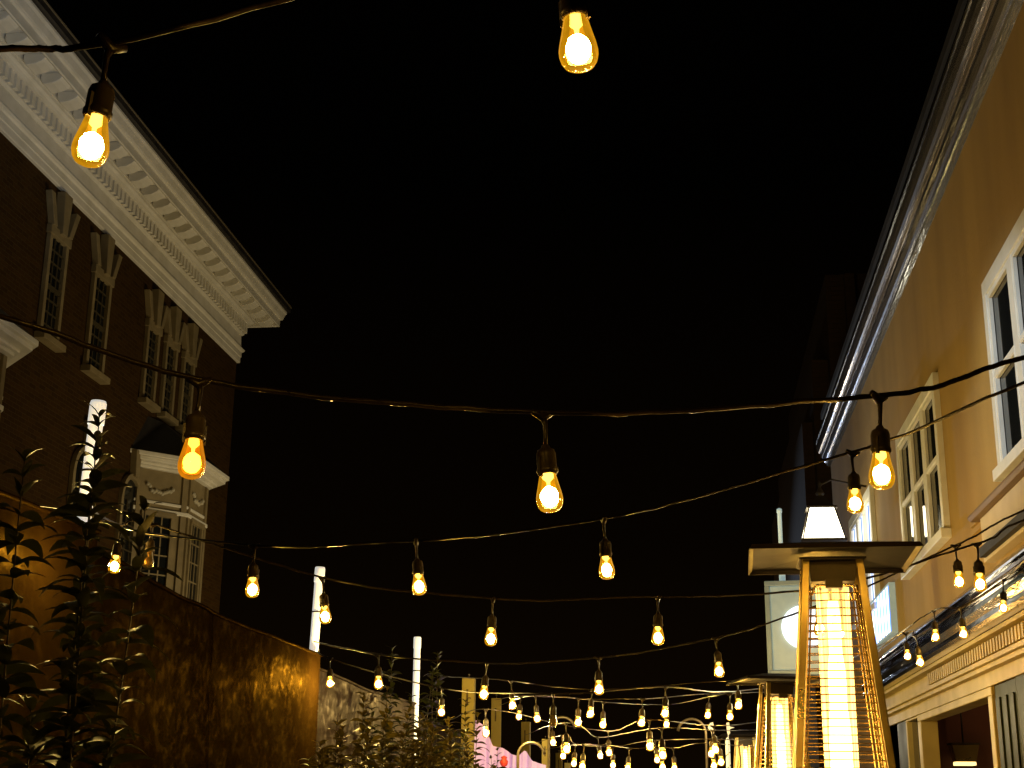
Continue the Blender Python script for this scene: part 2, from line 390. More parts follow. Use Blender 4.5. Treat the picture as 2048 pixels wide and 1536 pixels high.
cable("thin far cable low over the lilac sheet", [onY(900, 1440, 14)],
      [(972, 1463, 8.6, "lit bulb in front of the lilac sheet's left peak"), (1106, 1482, 12.5, G+"under the left curved hook"), (1218, 1502, 11.8, G+"right one of a close pair low in the middle"),
       (1300, 1489, 9.6, G+"brightest one low right of the middle"), (1431, 1496, 10.6, G+"upper one of the cluster by the right hook post")],
      [P(1560, 1440, 11)], .0028)
cable("very thin far cable near the lower edge", [onY(1050, 1470, 18)],
      [(1133, 1495, 9.6, G+"large one right of the fourth timber post"), (1200, 1509, 13.5, G+"left one of a close pair low in the middle"), (1325, 1506, 9.4, G+"large one of the cluster low right of the middle"),
       (1423, 1504, 10.8, G+"left one of the cluster by the right hook post")],
      [P(1560, 1460, 13)], .0026)
cable("very thin far cable just above the lower edge", [onY(1060, 1490, 20)],
      [(1126, 1509, 12.5, G+"tucked under the large one by the fourth post"), (1148, 1524, 12.8, G+"upper left one of the lowest pair beside the fifth post"), (1226, 1528, 13.5, G+"touching the lower edge left of middle"), (1314, 1517, 13.0, G+"lower left one of the cluster right of the middle"),
       (1442, 1521, 11.2, G+"right one of the cluster by the white wrapped post")],
      [P(1560, 1480, 13)], .0026)
cable("faintest far cable along the lower edge", [onY(1080, 1500, 21)],
      [(1165, 1530, 11.5, G+"lower right one of the lowest pair beside the fifth post"), (1256, 1534, 12.5, G+"cut by the lower edge at the middle"), (1325, 1531, 12.5, G+"lowest one of the cluster right of the middle"), (1349, 1534, 12.5, G+"cut by the lower edge right of the cluster"),
       (1428, 1528, 11.5, G+"lowest of the cluster by the right hook post")],
      [P(1560, 1500, 13)], .0026)
cable("upper black cable sagging along the shiny shop fascia", [onX(1700, 1318, 1.9), P(1765, 1288, 9.2)],
      [(1871, 1270, 9.4, "small bulb in front of the shiny fascia, farther one above the pair"),
       (1927, 1264, 7.6, "lit bulb in front of the shiny fascia, second from the right"),
       (2007, 1212, 7.3, "lit bulb in front of the shiny fascia, nearest the right edge")],
      [P(2100, 1080, 6.8), P(2300, 980, 6.5)])
cable("lower black cable with a pair of bulbs at the shiny fascia", [onX(1720, 1330, 1.9)],
      [(1815, 1309, 8.8, "left bulb of the touching pair beside the near heater's right post"),
       (1840, 1321, 7.9, "right bulb of the touching pair in front of the shiny fascia")],
      [P(1925, 1216, 7.7), P(2060, 1135, 7.2), P(2300, 1020, 6.9)])

# ------------------------------------------------------------ pipes, posts, screens
def pipe(px_top, py_top, Y, label, first=[None]):
    p = onX(px_top, py_top, X_T)
    mb = MB(); mb.lathe([(.030, 0), (.030, p.z-.10)], 20)
    t = thing("white_pipe", label, "pole", (p.x, p.y, 0), 0, "white plastic pipes holding the cables")
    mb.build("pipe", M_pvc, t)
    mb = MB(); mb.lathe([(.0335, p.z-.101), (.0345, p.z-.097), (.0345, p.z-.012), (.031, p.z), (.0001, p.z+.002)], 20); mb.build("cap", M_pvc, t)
    mb = MB()
    for zz in (p.z-.30, p.z-.92):
        mb.lathe([(.0302, zz-.005), (.034, zz-.004), (.034, zz+.004), (.0302, zz+.005)], 16)
    mb.lathe([(.0302, .99), (.036, .992), (.036, 1.04), (.0302, 1.042)], 16)
    mb.build("cable_tie", M_cable, t)
    return t
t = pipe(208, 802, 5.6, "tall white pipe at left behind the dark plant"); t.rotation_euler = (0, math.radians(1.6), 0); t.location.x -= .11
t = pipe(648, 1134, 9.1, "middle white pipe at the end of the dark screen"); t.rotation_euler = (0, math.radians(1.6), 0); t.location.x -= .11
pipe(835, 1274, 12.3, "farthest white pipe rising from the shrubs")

def post(px, py, w, label):
    X = -2.35; p = onX(px, py, X)
    t = thing("timber_post", label, "post", (p.x, p.y, 0), random.uniform(-.1, .1), "square timber posts along the screens")
    mb = MB(); mb.box(-w/2, w/2, -w/2, w/2, 0, p.z); mb.build("post", M_post, t, bevel=.006)
    mb = MB(); mb.lathe([(.004, p.z-.01), (.004, p.z+.03), (.010, p.z+.034), (.010, p.z+.046), (.0001, p.z+.05)], 8); mb.build("hook", M_steel, t)
    mb = MB(); mb.box(-w*.14, w*.02, -w/2-.004, -w/2-.001, p.z-.28, p.z-.12)
    mb.build("knot", mat("dark timber knot", (.16, .09, .02), .8, noise=(20, (.3, .2, .05))), t)
post(938, 1357, .135, "nearest timber post, striped by leaf shadows behind the shrub")
post(993, 1397, .12, "second timber post, beside a hanging bulb")
post(1052, 1444, .125, "third timber post, rising behind the lilac sheet")
post(1091, 1478, .12, "fourth timber post, left of the curved hook")
post(1118, 1506, .12, "fifth timber post, short beside a bright small bulb")
post(1135, 1526, .12, "last timber post, barely above the lower edge")

def screen(name, x0, y0, x1, y1, z0, z1, m_, label):
    """vinyl sheet stretched between poles: wrinkled grid, hem and eyelets"""
    t = thing(name, label, "screen", ((x0+x1)/2, (y0+y1)/2, 0), 0, "vinyl wind screens along the alley")
    cx, cy = (x0+x1)/2, (y0+y1)/2; NX, NZ = 90, 60; v = []; f = []
    import mathutils.noise as mn
    for j in range(NZ+1):
        for i in range(NX+1):
            u = i/NX; w = j/NZ; zt = z0+(z1-z0)*u - .04*math.sin(math.pi*u)
            q = Vector((u*4.2+x0, w*3.1, y0)); d = .035*mn.noise(q*1.3) + .016*mn.noise(Vector((q.x*3+q.y*1.5, q.y*2.2, y1)))
            d += .012*abs(mn.noise(Vector((q.x*7, q.y*4.5, 3.1))))
            e = min(1, 6*u, 6*(1-u))
            v.append((x0+(x1-x0)*u-cx+d*e, y0+(y1-y0)*u-cy, w*zt))
    for j in range(NZ):
        for i in range(NX):
            a = j*(NX+1)+i; f.append((a, a+1, a+NX+2, a+NX+1))
    mb = MB(); mb.add(v, f, True); mb.build("sheet", m_, t)
    top = [Vector(v[NZ*(NX+1)+i]) for i in range(0, NX+1, 3)]
    mb = MB(); mb.tube([p+Vector((.004, 0, .004)) for p in top], .011, 8); mb.build("top_rail", m_, t)
    mb = MB()
    for i in (45,): mb.tube([Vector(v[j*(NX+1)+i])+Vector((.004, 0, 0)) for j in range(0, NZ+1, 4)], .0022, 5)
    mb.build("seam", m_, t)
    return t
zA = onX(187, 1066, X_T).z; yA = onX(187, 1066, X_T).y
zB = onX(635, 1312, X_T).z; yB = onX(635, 1312, X_T).y
zC = onX(830, 1408, X_T).z; yC = onX(830, 1408, X_T).y
screen("vinyl_screen", X_T-.12, 1.6, X_T+.02, yA, zA+.06, zA, M_tarp, "dark vinyl screen behind the plant at left with a bright gold patch")
screen("vinyl_screen", X_T-.22, yA+.05, X_T+.02, yB, zA+.04, zB, M_tarp, "large dark brown screen between the first and second white pipes")
screen("vinyl_screen", X_T-.20, yB+.05, X_T, yC, zB+.02, zC, M_tarp2, "paler grey screen beyond the second white pipe")
screen("vinyl_screen", X_T-.16, yC+.05, X_T-.05, yC+4, zC, zC-.1, M_tarp2, "far grey screen behind the shrubs and the nearest timber post")

# ------------------------------------------------------------ plants
def plant(name, loc, h, n_stems, spread, leaf, dens, label, m_, seed, z_from=.5, whorl=3, lean=.12):
    rr = random.Random(seed); t = thing(name, label, "plant", loc, 0, "leafy shrubs along the screens")
    st = MB(); lf = MB()
    for k in range(n_stems):
        a = rr.uniform(0, 6.28); r0 = spread*.3*rr.random(); r1 = spread*math.sqrt(rr.random()); hh = h*(1 if k == 0 else rr.uniform(.62, .97))
        if k == 0: r1 *= .25
        p0 = Vector((r0*math.cos(a), r0*math.sin(a), 0)); p1 = Vector((r1*math.cos(a), r1*math.sin(a), hh))
        pts = []
        for i in range(15):
            w = i/14; p = p0.lerp(p1, w); p += Vector((math.sin(w*5+k), math.cos(w*4+2*k), 0))*.02*w*4*lean
            pts.append(p)
        st.tube(pts, [.007*(1-.75*i/14) for i in range(15)], 6)
        z = z_from*hh; b = rr.uniform(0, 6)
        while z < hh:
            w = z/hh*14; i = min(13, int(w)); p = pts[i].lerp(pts[i+1], w-i)
            for q in range(whorl):
                b += 2.4 + rr.uniform(-.4, .4); L = leaf*rr.uniform(.55, 1.15)*(1 if z < hh*.93 else .6); W = L*rr.uniform(.15, .20)
                el = rr.uniform(.1, .75) if z < hh*.93 else rr.uniform(.6, 1.25)
                dr = rr.uniform(.7, 1.6); d = Vector((math.cos(b), math.sin(b), 0)); side = Vector((-d.y, d.x, 0)); tw = rr.uniform(-.6, .6)
                side = side*math.cos(tw) + Vector((0, 0, math.sin(tw)))
                vs = []; pos = p.copy(); ang = el; N = 6
                for m_i in range(N+1):
                    u = m_i/N; wid = W*math.sin(math.pi*min(1, (.06+u*.94))**.8)*(1 if u < 1 else 0)
                    cup = Vector((0, 0, .18*wid))
                    vs += [pos - side*wid + cup, pos.copy(), pos + side*wid + cup]
                    pos = pos + (d*math.cos(ang) + Vector((0, 0, math.sin(ang))))*L/N; ang -= dr/N
                fs = []
                for m_i in range(N):
                    c = m_i*3; fs += [(c, c+1, c+4, c+3), (c+1, c+2, c+5, c+4)]
                lf.add(vs, fs, True)
            z += dens*rr.uniform(.7, 1.3)
    st.build("stem", M_stem, t); lf.build("foliage", m_, t)
    return t
q = onY(100, 1536, 3.9)
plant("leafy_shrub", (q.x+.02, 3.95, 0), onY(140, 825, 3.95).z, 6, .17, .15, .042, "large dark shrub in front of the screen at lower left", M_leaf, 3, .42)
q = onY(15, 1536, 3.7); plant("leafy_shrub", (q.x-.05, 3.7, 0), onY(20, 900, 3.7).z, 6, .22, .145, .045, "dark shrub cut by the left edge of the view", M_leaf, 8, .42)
specs = [(668, 1435, 7.6, 8, .20), (720, 1385, 7.9, 12, .24), (775, 1380, 8.2, 12, .24), (835, 1425, 8.0, 13, .24), (905, 1435, 8.6, 13, .26),
         (800, 1295, 11.2, 10, .40), (880, 1305, 11.0, 10, .35), (945, 1400, 9.8, 10, .22)]
labs = ["low shrub at the left end of the shrub row by the dark screen", "shrub in front of the grey screen, left of the farthest pipe", "shrub just left of the farthest white pipe",
        "bushy shrub below the farthest white pipe", "shrub around the low hanging bulb", "tall dim shrub behind the farthest white pipe", "tall dim shrub left of the nearest timber post", "shrub hiding the nearest timber post's lower part"]
for i, ((px, py, Y, n, sp), lb) in enumerate(zip(specs, labs)):
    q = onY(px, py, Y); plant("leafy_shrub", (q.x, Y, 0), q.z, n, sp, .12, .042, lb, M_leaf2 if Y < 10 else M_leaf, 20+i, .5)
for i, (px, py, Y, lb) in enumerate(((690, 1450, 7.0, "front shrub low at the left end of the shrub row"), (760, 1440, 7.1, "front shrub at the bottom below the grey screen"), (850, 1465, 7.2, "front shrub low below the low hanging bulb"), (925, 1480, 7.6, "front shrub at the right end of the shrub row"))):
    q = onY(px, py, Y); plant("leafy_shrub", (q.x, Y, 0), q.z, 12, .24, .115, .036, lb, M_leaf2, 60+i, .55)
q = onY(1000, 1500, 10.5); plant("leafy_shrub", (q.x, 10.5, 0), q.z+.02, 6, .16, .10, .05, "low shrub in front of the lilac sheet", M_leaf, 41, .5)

# lilac sheet heaped over something behind the shrubs
def lilac():
    import mathutils.noise as mn
    a = onY(950, 1470, 13.6); b = onY(1088, 1536, 13.6); N = 46; v = []; f = []
    prof = [(950, 1440), (968, 1452), (985, 1492), (1006, 1496), (1022, 1508), (1036, 1512), (1050, 1500), (1066, 1522), (1080, 1527), (1092, 1530)]
    def ztop(px):
        for (x0, y0), (x1, y1) in zip(prof, prof[1:]):
            if x0 <= px <= x1: return onY(px, y0+(y1-y0)*(px-x0)/(x1-x0), 13.6).z
        return 2
    for j in range(21):
        for i in range(N+1):
            px = 950+i*142/N; p = onY(px, 1500, 13.6); zt = ztop(px); w = j/20
            dd = .12*mn.noise(Vector((i*.22, w*2.5, 0))) + .05*mn.noise(Vector((i*.6, w*6, 4)))
            v.append((p.x, 13.6+.9*w*w*0+dd-.25*(1-w), .0+(zt)*w))
    for j in range(20):
        for i in range(N): q = j*(N+1)+i; f.append((q, q+1, q+N+2, q+N+1))
    mb = MB(); mb.add(v, f, True)
    t = thing("draped_sheet", "glowing lilac sheet heaped with peaks behind the shrubs", "sheet", (0,0,0))
    mb.build("sheet", M_lilac, t)
    p = onY(1008, 1521, 13.2); mb = MB(); mb.lathe([(.0001, -.06), (.03, -.045), (.04, -.01), (.022, .012), (.030, .03), (.0001, .045)], 12, (p.x, p.y, p.z)); mb.build("red_patch", M_red, t)
lilac()

# curved hook posts
def hook(px, py_top, Y, side, rad, label, drop=True):
    p = onY(px, py_top, Y); t = tag(MB().tube([(0,0,0)]+[(0, 0, z) for z in (.5, 1.0, p.z-rad)] +
        [(side*rad*(1-math.cos(a)), 0, p.z-rad+rad*math.sin(a)) for a in [i*math.pi/14*(.95 if drop else .75) for i in range(1, 15)]], .0125, 8).build("hook_post", M_hook, None, (p.x, Y, 0)), label, "hook post", "curved iron hook posts")
hook(1098, 1434, 13.5, 1, .125, "left curved iron hook post beside the fourth timber post")
hook(1411, 1438, 13.5, -1, .13, "right curved iron hook post among the small bulbs")
hook(1036, 1485, 12.2, 1, .115, "low dark hoop in front of the third timber post")

# ------------------------------------------------------------ pyramid patio heaters
def make_heater():
    t = thing("patio_heater", "near pyramid patio heater with glowing white flame tube and square hood", "patio heater", (0,0,0), 0, "pyramid patio heaters")
    zt = 2.145; zb = .80                                  # cage top / bottom
    ht, hb = .074, .190                                   # half widths
    def hw(z): return ht + (hb-ht)*(zt-z)/(zt-zb)
    mb = MB(); mb.frustum((0,0,.0), (.26,.26), (0,0,.06), (.26,.26)); mb.frustum((0,0,.06), (.25,.25), (0,0,zb-.06), (.21,.21)); mb.build("base", M_steel, t, bevel=.006)
    mb = MB(); mb.frustum((0,0,zb-.06), (.225,.225), (0,0,zb-.02), (.225,.225)); mb.build("burner_plate", M_dark, t, bevel=.004)
    for sx in (-1, 1):
        for sy in (-1, 1):
            a = Vector((sx*(hw(zb-.02)+.012), sy*(hw(zb-.02)+.012), zb-.02)); b = Vector((sx*(hw(zt+.08)+.014), sy*(hw(zt+.08)+.014), zt+.082))
            mb = MB(); w = .013
            n = 1
            vs = []
            for c in (a, b):
                for (i, j) in ((0,0), (1,0), (1,.18), (.18,.18), (.18,1), (0,1)):
                    vs.append((c.x - sx*i*w*1.7 + sx*.008, c.y - sy*j*w*1.7 + sy*.008, c.z))
            mb.add(vs, [(0,1,2,3,4,5), (11,10,9,8,7,6)] + [(i, (i+1) % 6, 6+(i+1) % 6, 6+i) for i in range(6)])
            mb.build("corner_post", M_gold, t, bevel=.002)
    for k in range(4):
        mb = MB(); rot = Matrix.Rotation(k*math.pi/2, 3, 'Z'); r = .0021
        zz = zb+.02
        while zz < zt-.01:
            h = hw(zz)-.004
            mb.tube([rot @ Vector((-h, -h-.004, zz)), rot @ Vector((-h*.3, -h-.008, zz+.001)), rot @ Vector((h*.3, -h-.008, zz+.001)), rot @ Vector((h, -h-.004, zz))], r, 6); zz += .0232
        for fx in (-.93, .93, 0.0) if False else (-.93, .93):
            mb.tube([rot @ Vector((fx*(hw(z)-.004), -hw(z)+.0015, z)) for z in (zb, zt-.03)], r*1.5, 6)
        h = hw(zt)-.004
        mb.tube([rot @ Vector(p) for p in ((-h*.93, -h, zt-.03), (-h*.85, -h, zt-.008), (-h*.7, -h, zt), (h*.7, -h, zt), (h*.85, -h, zt-.008), (h*.93, -h, zt-.03))], r*1.7, 6)
        mb.build("wire_guard", M_wire, t)
    mb = MB(); mb.lathe([(.050, zb-.02), (.050, zt+.0)], 28); mb.build("glass_tube", M_tube, t)
    mb = MB(); rr = random.Random(5)
    prof = [(.0001, zb-.01)]
    for i in range(26):
        w = i/25; prof.append((.044-.028*max(0, (w-.35)/.65)**1.2+.003*math.sin(i*1.9)*w, zb+.0+w*(zt-.04-zb)))
    prof.append((.0001, zt-.035)); mb.lathe(prof, 16); mb.build("flame", M_flame, t)
    mb = MB(); mb.frustum((0,0,zt+.012), (.066,.066), (0,0,zt+.075), (.072,.072)); mb.frustum((0,0,zt+.075), (.10,.10), (0,0,zt+.082), (.10,.10)); mb.build("burner_head", M_dark, t, bevel=.004)
    mb = MB(); mb.box(-.025, .025, -.098, -.080, zt-.012, zt+.014); mb.build("latch", M_dark, t)
    # square hood: flared sheet with crease, thin
    z0 = zt+.082; O = .248
    rings = [(O, z0+.040), (O*.985, z0+.037), (.10, z0+.112), (.0, z0+.125)]
    v = []; f = []
    for dz in (0, -.003):
        for (h, z) in rings[:-1]:
            v += [(a*h, b*h, z+dz) for a, b in ((-1,-1), (1,-1), (1,1), (-1,1))]
    v = []
    R_ = [(.262, z0+.040), (O, z0+.010), (O+.003, z0+.011), (.265, z0+.044), (.10, z0+.074), (.06, z0+.077)]
    R_ = [(.05, z0+.026), (.236, z0+.012), (.247, z0+.001), (.250, z0+.001), (.240, z0+.016), (.10, z0+.044), (.001, z0+.048)]
    for (h, z) in R_: v += [(a*h, b*h, z) for a, b in ((-1,-1), (1,-1), (1,1), (-1,1))]
    for i in range(len(R_)-1):
        for k in range(4): f.append((i*4+k, i*4+(k+1) % 4, (i+1)*4+(k+1) % 4, (i+1)*4+k))
    f.append((3, 2, 1, 0)); mb = MB(); mb.add(v, f); mb.build("hood", M_hood, t)
    return t
h1 = make_heater()
p1 = onY(1660, 1099, 4.38); h1.location = (p1.x, p1.y, p1.z-2.265+.0); h1.rotation_euler = (0, 0, math.radians(-2))
p2 = onY(1556, 1352, 8.4); dup(h1, (p2.x, 8.4, p2.z-2.265), math.radians(12), "second pyramid patio heater partly hidden behind the near one")
p3 = onY(1489, 1466, 14.6); dup(h1, (p3.x, 14.6, p3.z-2.265), math.radians(3), "farthest pyramid patio heater, small beside the white wrapped post")

# ------------------------------------------------------------ sign on a post, lantern, wrapped post
Y = 11.5; c = onY(1603, 1256, Y); t = thing("post_sign", "pale square sign case with a glowing white disc on a post", "sign", (c.x, c.y, 0), math.radians(-8))
mb = MB(); mb.box(-.235, .235, -.05, .05, c.z-.335, c.z+.335); mb.build("case", M_signbox, t, bevel=.012)
mb = MB()
for (a, b, e, f_) in ((-.275, .275, .335, .375), (-.275, .275, -.375, -.335), (-.275, -.235, -.335, .335), (.235, .275, -.335, .335)): mb.box(a, b, -.065, .065, c.z+e, c.z+f_)
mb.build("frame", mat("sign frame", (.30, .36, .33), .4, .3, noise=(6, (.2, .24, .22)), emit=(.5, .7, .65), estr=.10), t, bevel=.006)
mb = MB(); mb.lathe([(.001, 0), (.165, 0), (.172, .01), (.172, .02)], 40); o = mb.build("disc", M_signglow, t); o.rotation_euler = (math.radians(90), 0, 0); o.location = (.02, -.052, c.z)
top = onY(1567, 1020, Y); mb = MB(); mb.lathe([(.026, 0), (.026, c.z-.4)], 12, (-.14, .09, 0)); mb.lathe([(.026, c.z-.4), (.026, c.z+.45), (.017, c.z+.46), (.017, top.z), (.022, top.z), (.022, top.z+.03), (.001, top.z+.04)], 12, (-.14, .09, 0)); mb.build("post", M_signpost, t)
mb = MB(); mb.box(-.15, -.13, .045, .09, c.z+.1, c.z+.14); mb.box(-.15, -.13, .045, .09, c.z-.14, c.z-.1); mb.build("bracket", M_signpost, t)

Y = 15.0; c = onY(1643, 1048, Y); t = thing("wall_lantern", "glowing white lantern on a bracket above the near heater's hood", "lantern", (c.x, c.y, 0))
mb = MB(); mb.frustum((0,0,c.z-.19), (.215,.215), (0,0,c.z+.15), (.125,.125)); mb.build("lantern_glass", M_lantern, t)
mb = MB()
for a, b in ((-1,-1), (1,-1), (1,1), (-1,1)): mb.tube([(a*.22, b*.22, c.z-.2), (a*.13, b*.13, c.z+.16)], .009, 6)
mb.frustum((0,0,c.z+.15), (.16,.16), (0,0,c.z+.17), (.16,.16)); mb.frustum((0,0,c.z+.17), (.13,.13), (0,0,c.z+.30), (.04,.04)); mb.lathe([(.03, .30), (.05, .33), (.03, .36), (.012, .40), (.02, .43), (.001, .47)], 10, (0,0,c.z))
mb.frustum((0,0,c.z-.215), (.235,.235), (0,0,c.z-.19), (.235,.235)); mb.build("lantern_frame", M_iron, t)
mb = MB(); mb.tube([(0, 0, c.z+.42), (.12, 0, c.z+.48), (X_W-c.x, 0, c.z+.40)], .012, 8); mb.build("bracket", M_iron, t)

Y = 12.4; c = onY(1455, 1477, Y); t = thing("wrapped_post", "white post wound with a dark wire beside the far heater", "post", (c.x, c.y, 0))
mb = MB(); mb.lathe([(.019, 0), (.019, c.z-.03), (.012, c.z), (.001, c.z+.01)], 12); mb.build("post", mat("bright white post", (.8, .75, .55), .4, emit=(1, .88, .55), estr=.8), t)  # emission put in to make the post look lit
mb = MB(); mb.tube([(.022*math.cos(a*.5), .022*math.sin(a*.5), .02+a*.0085) for a in range(0, int((c.z-.05)/.0085))], .0035, 5); mb.build("wire", M_cable, t)
c = onY(1478, 1487, 12.9); tag(MB().lathe([(.016, 0), (.016, c.z-.12), (.008, c.z-.03), (.001, c.z)], 10).build("pointed_stake", M_gold, None, (c.x, c.y, 0)), "slim pointed pale stake right of the wrapped post", "stake")
for (px, py, sgn, lb) in ((1424, 1458, -1, "small pale leaf shaped ornament above the wrapped post at left"), (1456, 1458, 1, "small pale leaf shaped ornament above the wrapped post at right")):
    c = onY(px, py, 12.2); mb = MB(); mb.prism([(0, -.055), (.018, -.03), (.014, .0), (sgn*.045+.01, .012), (.016, .02), (.010, .055), (-.012, .05), (-.010, -.02)], 'y', -.005, .005)
    z0 = c.z; mb.tube([(0, 0, -.05), (.002, 0, -z0)], .0035, 6)
    tag(mb.build("garden_ornament", mat("pale lit metal leaf", (.75, .70, .45), .4, emit=(1, .9, .6), estr=.6), None, (c.x, c.y, z0)), lb, "ornament", "pale garden ornaments on thin stakes")  # emission put in to make the ornaments look lit

# ------------------------------------------------------------ cafe building at right (wall plane X_W, facing -X)
cafe = thing("cafe_building", "mustard two storey building with shiny coping and white windows at right", "building", (X_W, 12, 0))
OX, OY = X_W, 12
def cpart(name, mb, m_, bevel=0, parent=None):
    mb.v = [(x-OX, y-OY, z) for x, y, z in mb.v]; return mb.build(name, m_, parent or cafe, bevel=bevel)
Z0 = 1.5; Yn, Yf = 2.0, 18.4
def ZR(ratio, x=X_W): return Z0 + ratio*x
wins = [(6.55, 8.58), (10.55, 12.5), (14.5, 16.4)]
wz0, wz1 = ZR(1.09)-.16, ZR(1.71)-.22
zs_low = ZR(.72); zs_top = ZR(2.3)
mb = MB(); ys = [Yn] + [v for w in wins for v in w] + [Yf]
mb.box(X_W, X_W+.25, Yn, Yf, zs_low, wz0); mb.box(X_W, X_W+.25, Yn, Yf, wz1, zs_top)
for a, b in zip(ys[0::2], ys[1::2]): mb.box(X_W, X_W+.25, a, b, wz0, wz1)
mb.box(X_W+.25, X_W+5, Yf-.25, Yf, 0, zs_top); mb.box(X_W, X_W+.25, 13.9, Yf, 0, zs_low)
cpart("wall", mb, M_stucco)
mb = MB(); mb.box(X_W-.1, X_W+5, Yn, Yf-.02, ZR(2.52)+.0, ZR(2.52)+.08); cpart("roof", mb, M_roof)
def sweep(prof, y0, y1, name, m_, par=None):     # prof: (x, z) closed
    mb = MB(); mb.prism(prof, 'y', y0, y1); return cpart(name, mb, m_, 0, par)
zt = ZR(2.2)
# coping / gutter: stepped ogee bands of polished metal
gut = [[(0, 0), (-.07, .015), (-.085, .03), (-.085, .06), (0, .06)],
       [(0, .062), (-.10, .062), (-.125, .075), (-.165, .12), (-.175, .16), (0, .16)],
       [(0, .162), (-.185, .162), (-.20, .18), (-.20, .235), (0, .235)],
       [(0, .237), (-.215, .237), (-.245, .25), (-.275, .30), (-.29, .36), (-.29, .40), (0, .40)],
       [(0, .402), (-.30, .402), (-.31, .42), (-.31, .445), (0, .445)]]
gut = [[(x*.60, z*.74) for x, z in g_] for g_ in gut]
mets = [mat("blue reflection coping metal", (.42, .46, .56), .16, .8, bump=(5, .35, .02), scale_vec=(3, .35, 3)), M_metal,  # blue and violet tints stand in for reflected lights
        mat("violet reflection coping metal", (.56, .54, .60), .16, .8, bump=(4, .4, .02), scale_vec=(3, .3, 3)), M_metal,
        mat("polished coping metal edge", (.32, .34, .38), .2, 1)]
for g_, mm in zip(gut, mets): sweep([(X_W+x, zt+z) for x, z in g_], Yn, Yf+.05, "coping_band", mm)
def window(y0, y1, z0, z1, lit=False):
    W = MB(); x0, x1 = X_W-.045, X_W+.06; b = .075
    W.box(x0, x1, y0-.04, y1+.04, z1-.05, z1+.05); W.box(x0-.03, x1, y0-.06, y1+.06, z0-.07, z0)
    W.box(x0, x1, y0-.04, y0+.05, z0, z1-.05); W.box(x0, x1, y1-.05, y1+.04, z0, z1-.05)
    n = 3; pw = (y1-y0)/n
    for k in range(1, n): W.box(x0+.008, x1, y0+k*pw-.055, y0+k*pw+.055, z0, z1-.05)
    fr = cpart("window", W, M_winframe, .004)
    zm = z0+(z1-z0)*.49
    s = MB()
    for k in range(n):
        a = y0+k*pw+(.05 if k == 0 else .055); c_ = y0+(k+1)*pw-(.05 if k == n-1 else .055)
        for (q0, q1, xo) in ((z0, zm+.02, .018), (zm-.02, z1-.05, -.008)):
            xa, xb = X_W-.036-xo*.2, X_W-.010
            s.box(xa, xb, a, a+.028, q0, q1); s.box(xa, xb, c_-.028, c_, q0, q1); s.box(xa, xb, a+.028, c_-.028, q0, q0+.035); s.box(xa, xb, a+.028, c_-.028, q1-.035, q1)
        if False: pass
    o = cpart("sash", s, M_winframe, .002, cafe); o.parent = fr
    gpn = MB(); gpn.box(X_W-.008, X_W-.004, y0, y1, z0, z1); o = cpart("pane", gpn, M_blue if lit else M_pane); o.parent = fr
M_winframe = mat("cool white window paint", (.80, .80, .74), .4, noise=(6, (.70, .70, .64)), bump=(20, .1, .003))
for i, (a, b) in enumerate(wins): window(a, b, wz0, wz1, i == 2)
# window apron trim under the near window, ledge and beige signboard
mb = MB(); mb.box(X_W-.03, X_W, Yn, 9.75, wz0-.22, wz0-.185); mb.box(X_W-.02, X_W, Yn, 9.72, wz0-.155, wz0-.075); cpart("window_apron", mb, M_stucco, .003)
y_s = onX(1945, 1065, X_W-.1).y
mb = MB(); mb.prism([(X_W, ZR(.905)), (X_W-.11, ZR(.905)), (X_W-.125, ZR(.905)+.02), (X_W-.125, ZR(.905)+.035), (X_W, ZR(.905)+.06)], 'y', Yn, y_s); cpart("ledge", mb, mat("brown ledge paint", (.13, .080, .035), .6, noise=(4, (.17, .105, .05))), .003)
mb = MB(); mb.box(X_W-.07, X_W, Yn, y_s-.12, ZR(.76), ZR(.905)-.002); cpart("signboard", mb, M_beige, .003)
mb = MB(); mb.box(X_W-.11, X_W-.072, Yn, y_s-.2, ZR(.77), ZR(.80)); cpart("gap_shade_strip", mb, M_roof)  # dark strip put in for the shaded gap above the fascia
# shiny shop fascia, swept convex profile, and dentils
zf = ZR(.54)-.02
fas = [[(0, 0), (-.20, 0), (-.215, .02), (-.215, .05), (0, .05)],
       [(0, .052), (-.20, .052), (-.225, .10), (-.225, .13), (-.20, .19), (-.15, .235), (0, .235)],
       [(0, .237), (-.14, .237), (-.165, .25), (-.155, .28), (0, .28)],
       [(0, .282), (-.12, .282), (-.13, .31), (-.09, .36), (0, .38)]]
M_fas = mat("polished bronze fascia", (.40, .34, .30), .12, 1, noise=(2, (.30, .24, .20)), bump=(5, .3, .02), scale_vec=(3, .4, 3))
for g_ in fas: sweep([(X_W+x, zf+z) for x, z in g_], Yn, 14.6, "fascia_band", M_fas)
mb = MB(); zd = ZR(.52)-.03
mb.box(X_W-.13, X_W, Yn, 14.5, ZR(.515), zf-.002); mb.box(X_W-.05, X_W, Yn, 14.5, ZR(.46), ZR(.515)); mb.box(X_W-.10, X_W, Yn, 14.5, ZR(.445), ZR(.46)); mb.box(X_W-.07, X_W, Yn, 14.5, ZR(.43), ZR(.445))
mb.box(X_W-.02, X_W, Yn, 14.5, ZR(.385), ZR(.43)); cpart("entablature", mb, M_trim, .002)
mb = MB(); y = Yn
while y < 11.4: mb.box(X_W-.10, X_W-.052, y, y+.045, ZR(.465), ZR(.508)); y += .085
cpart("dentil_row", mb, M_trim)
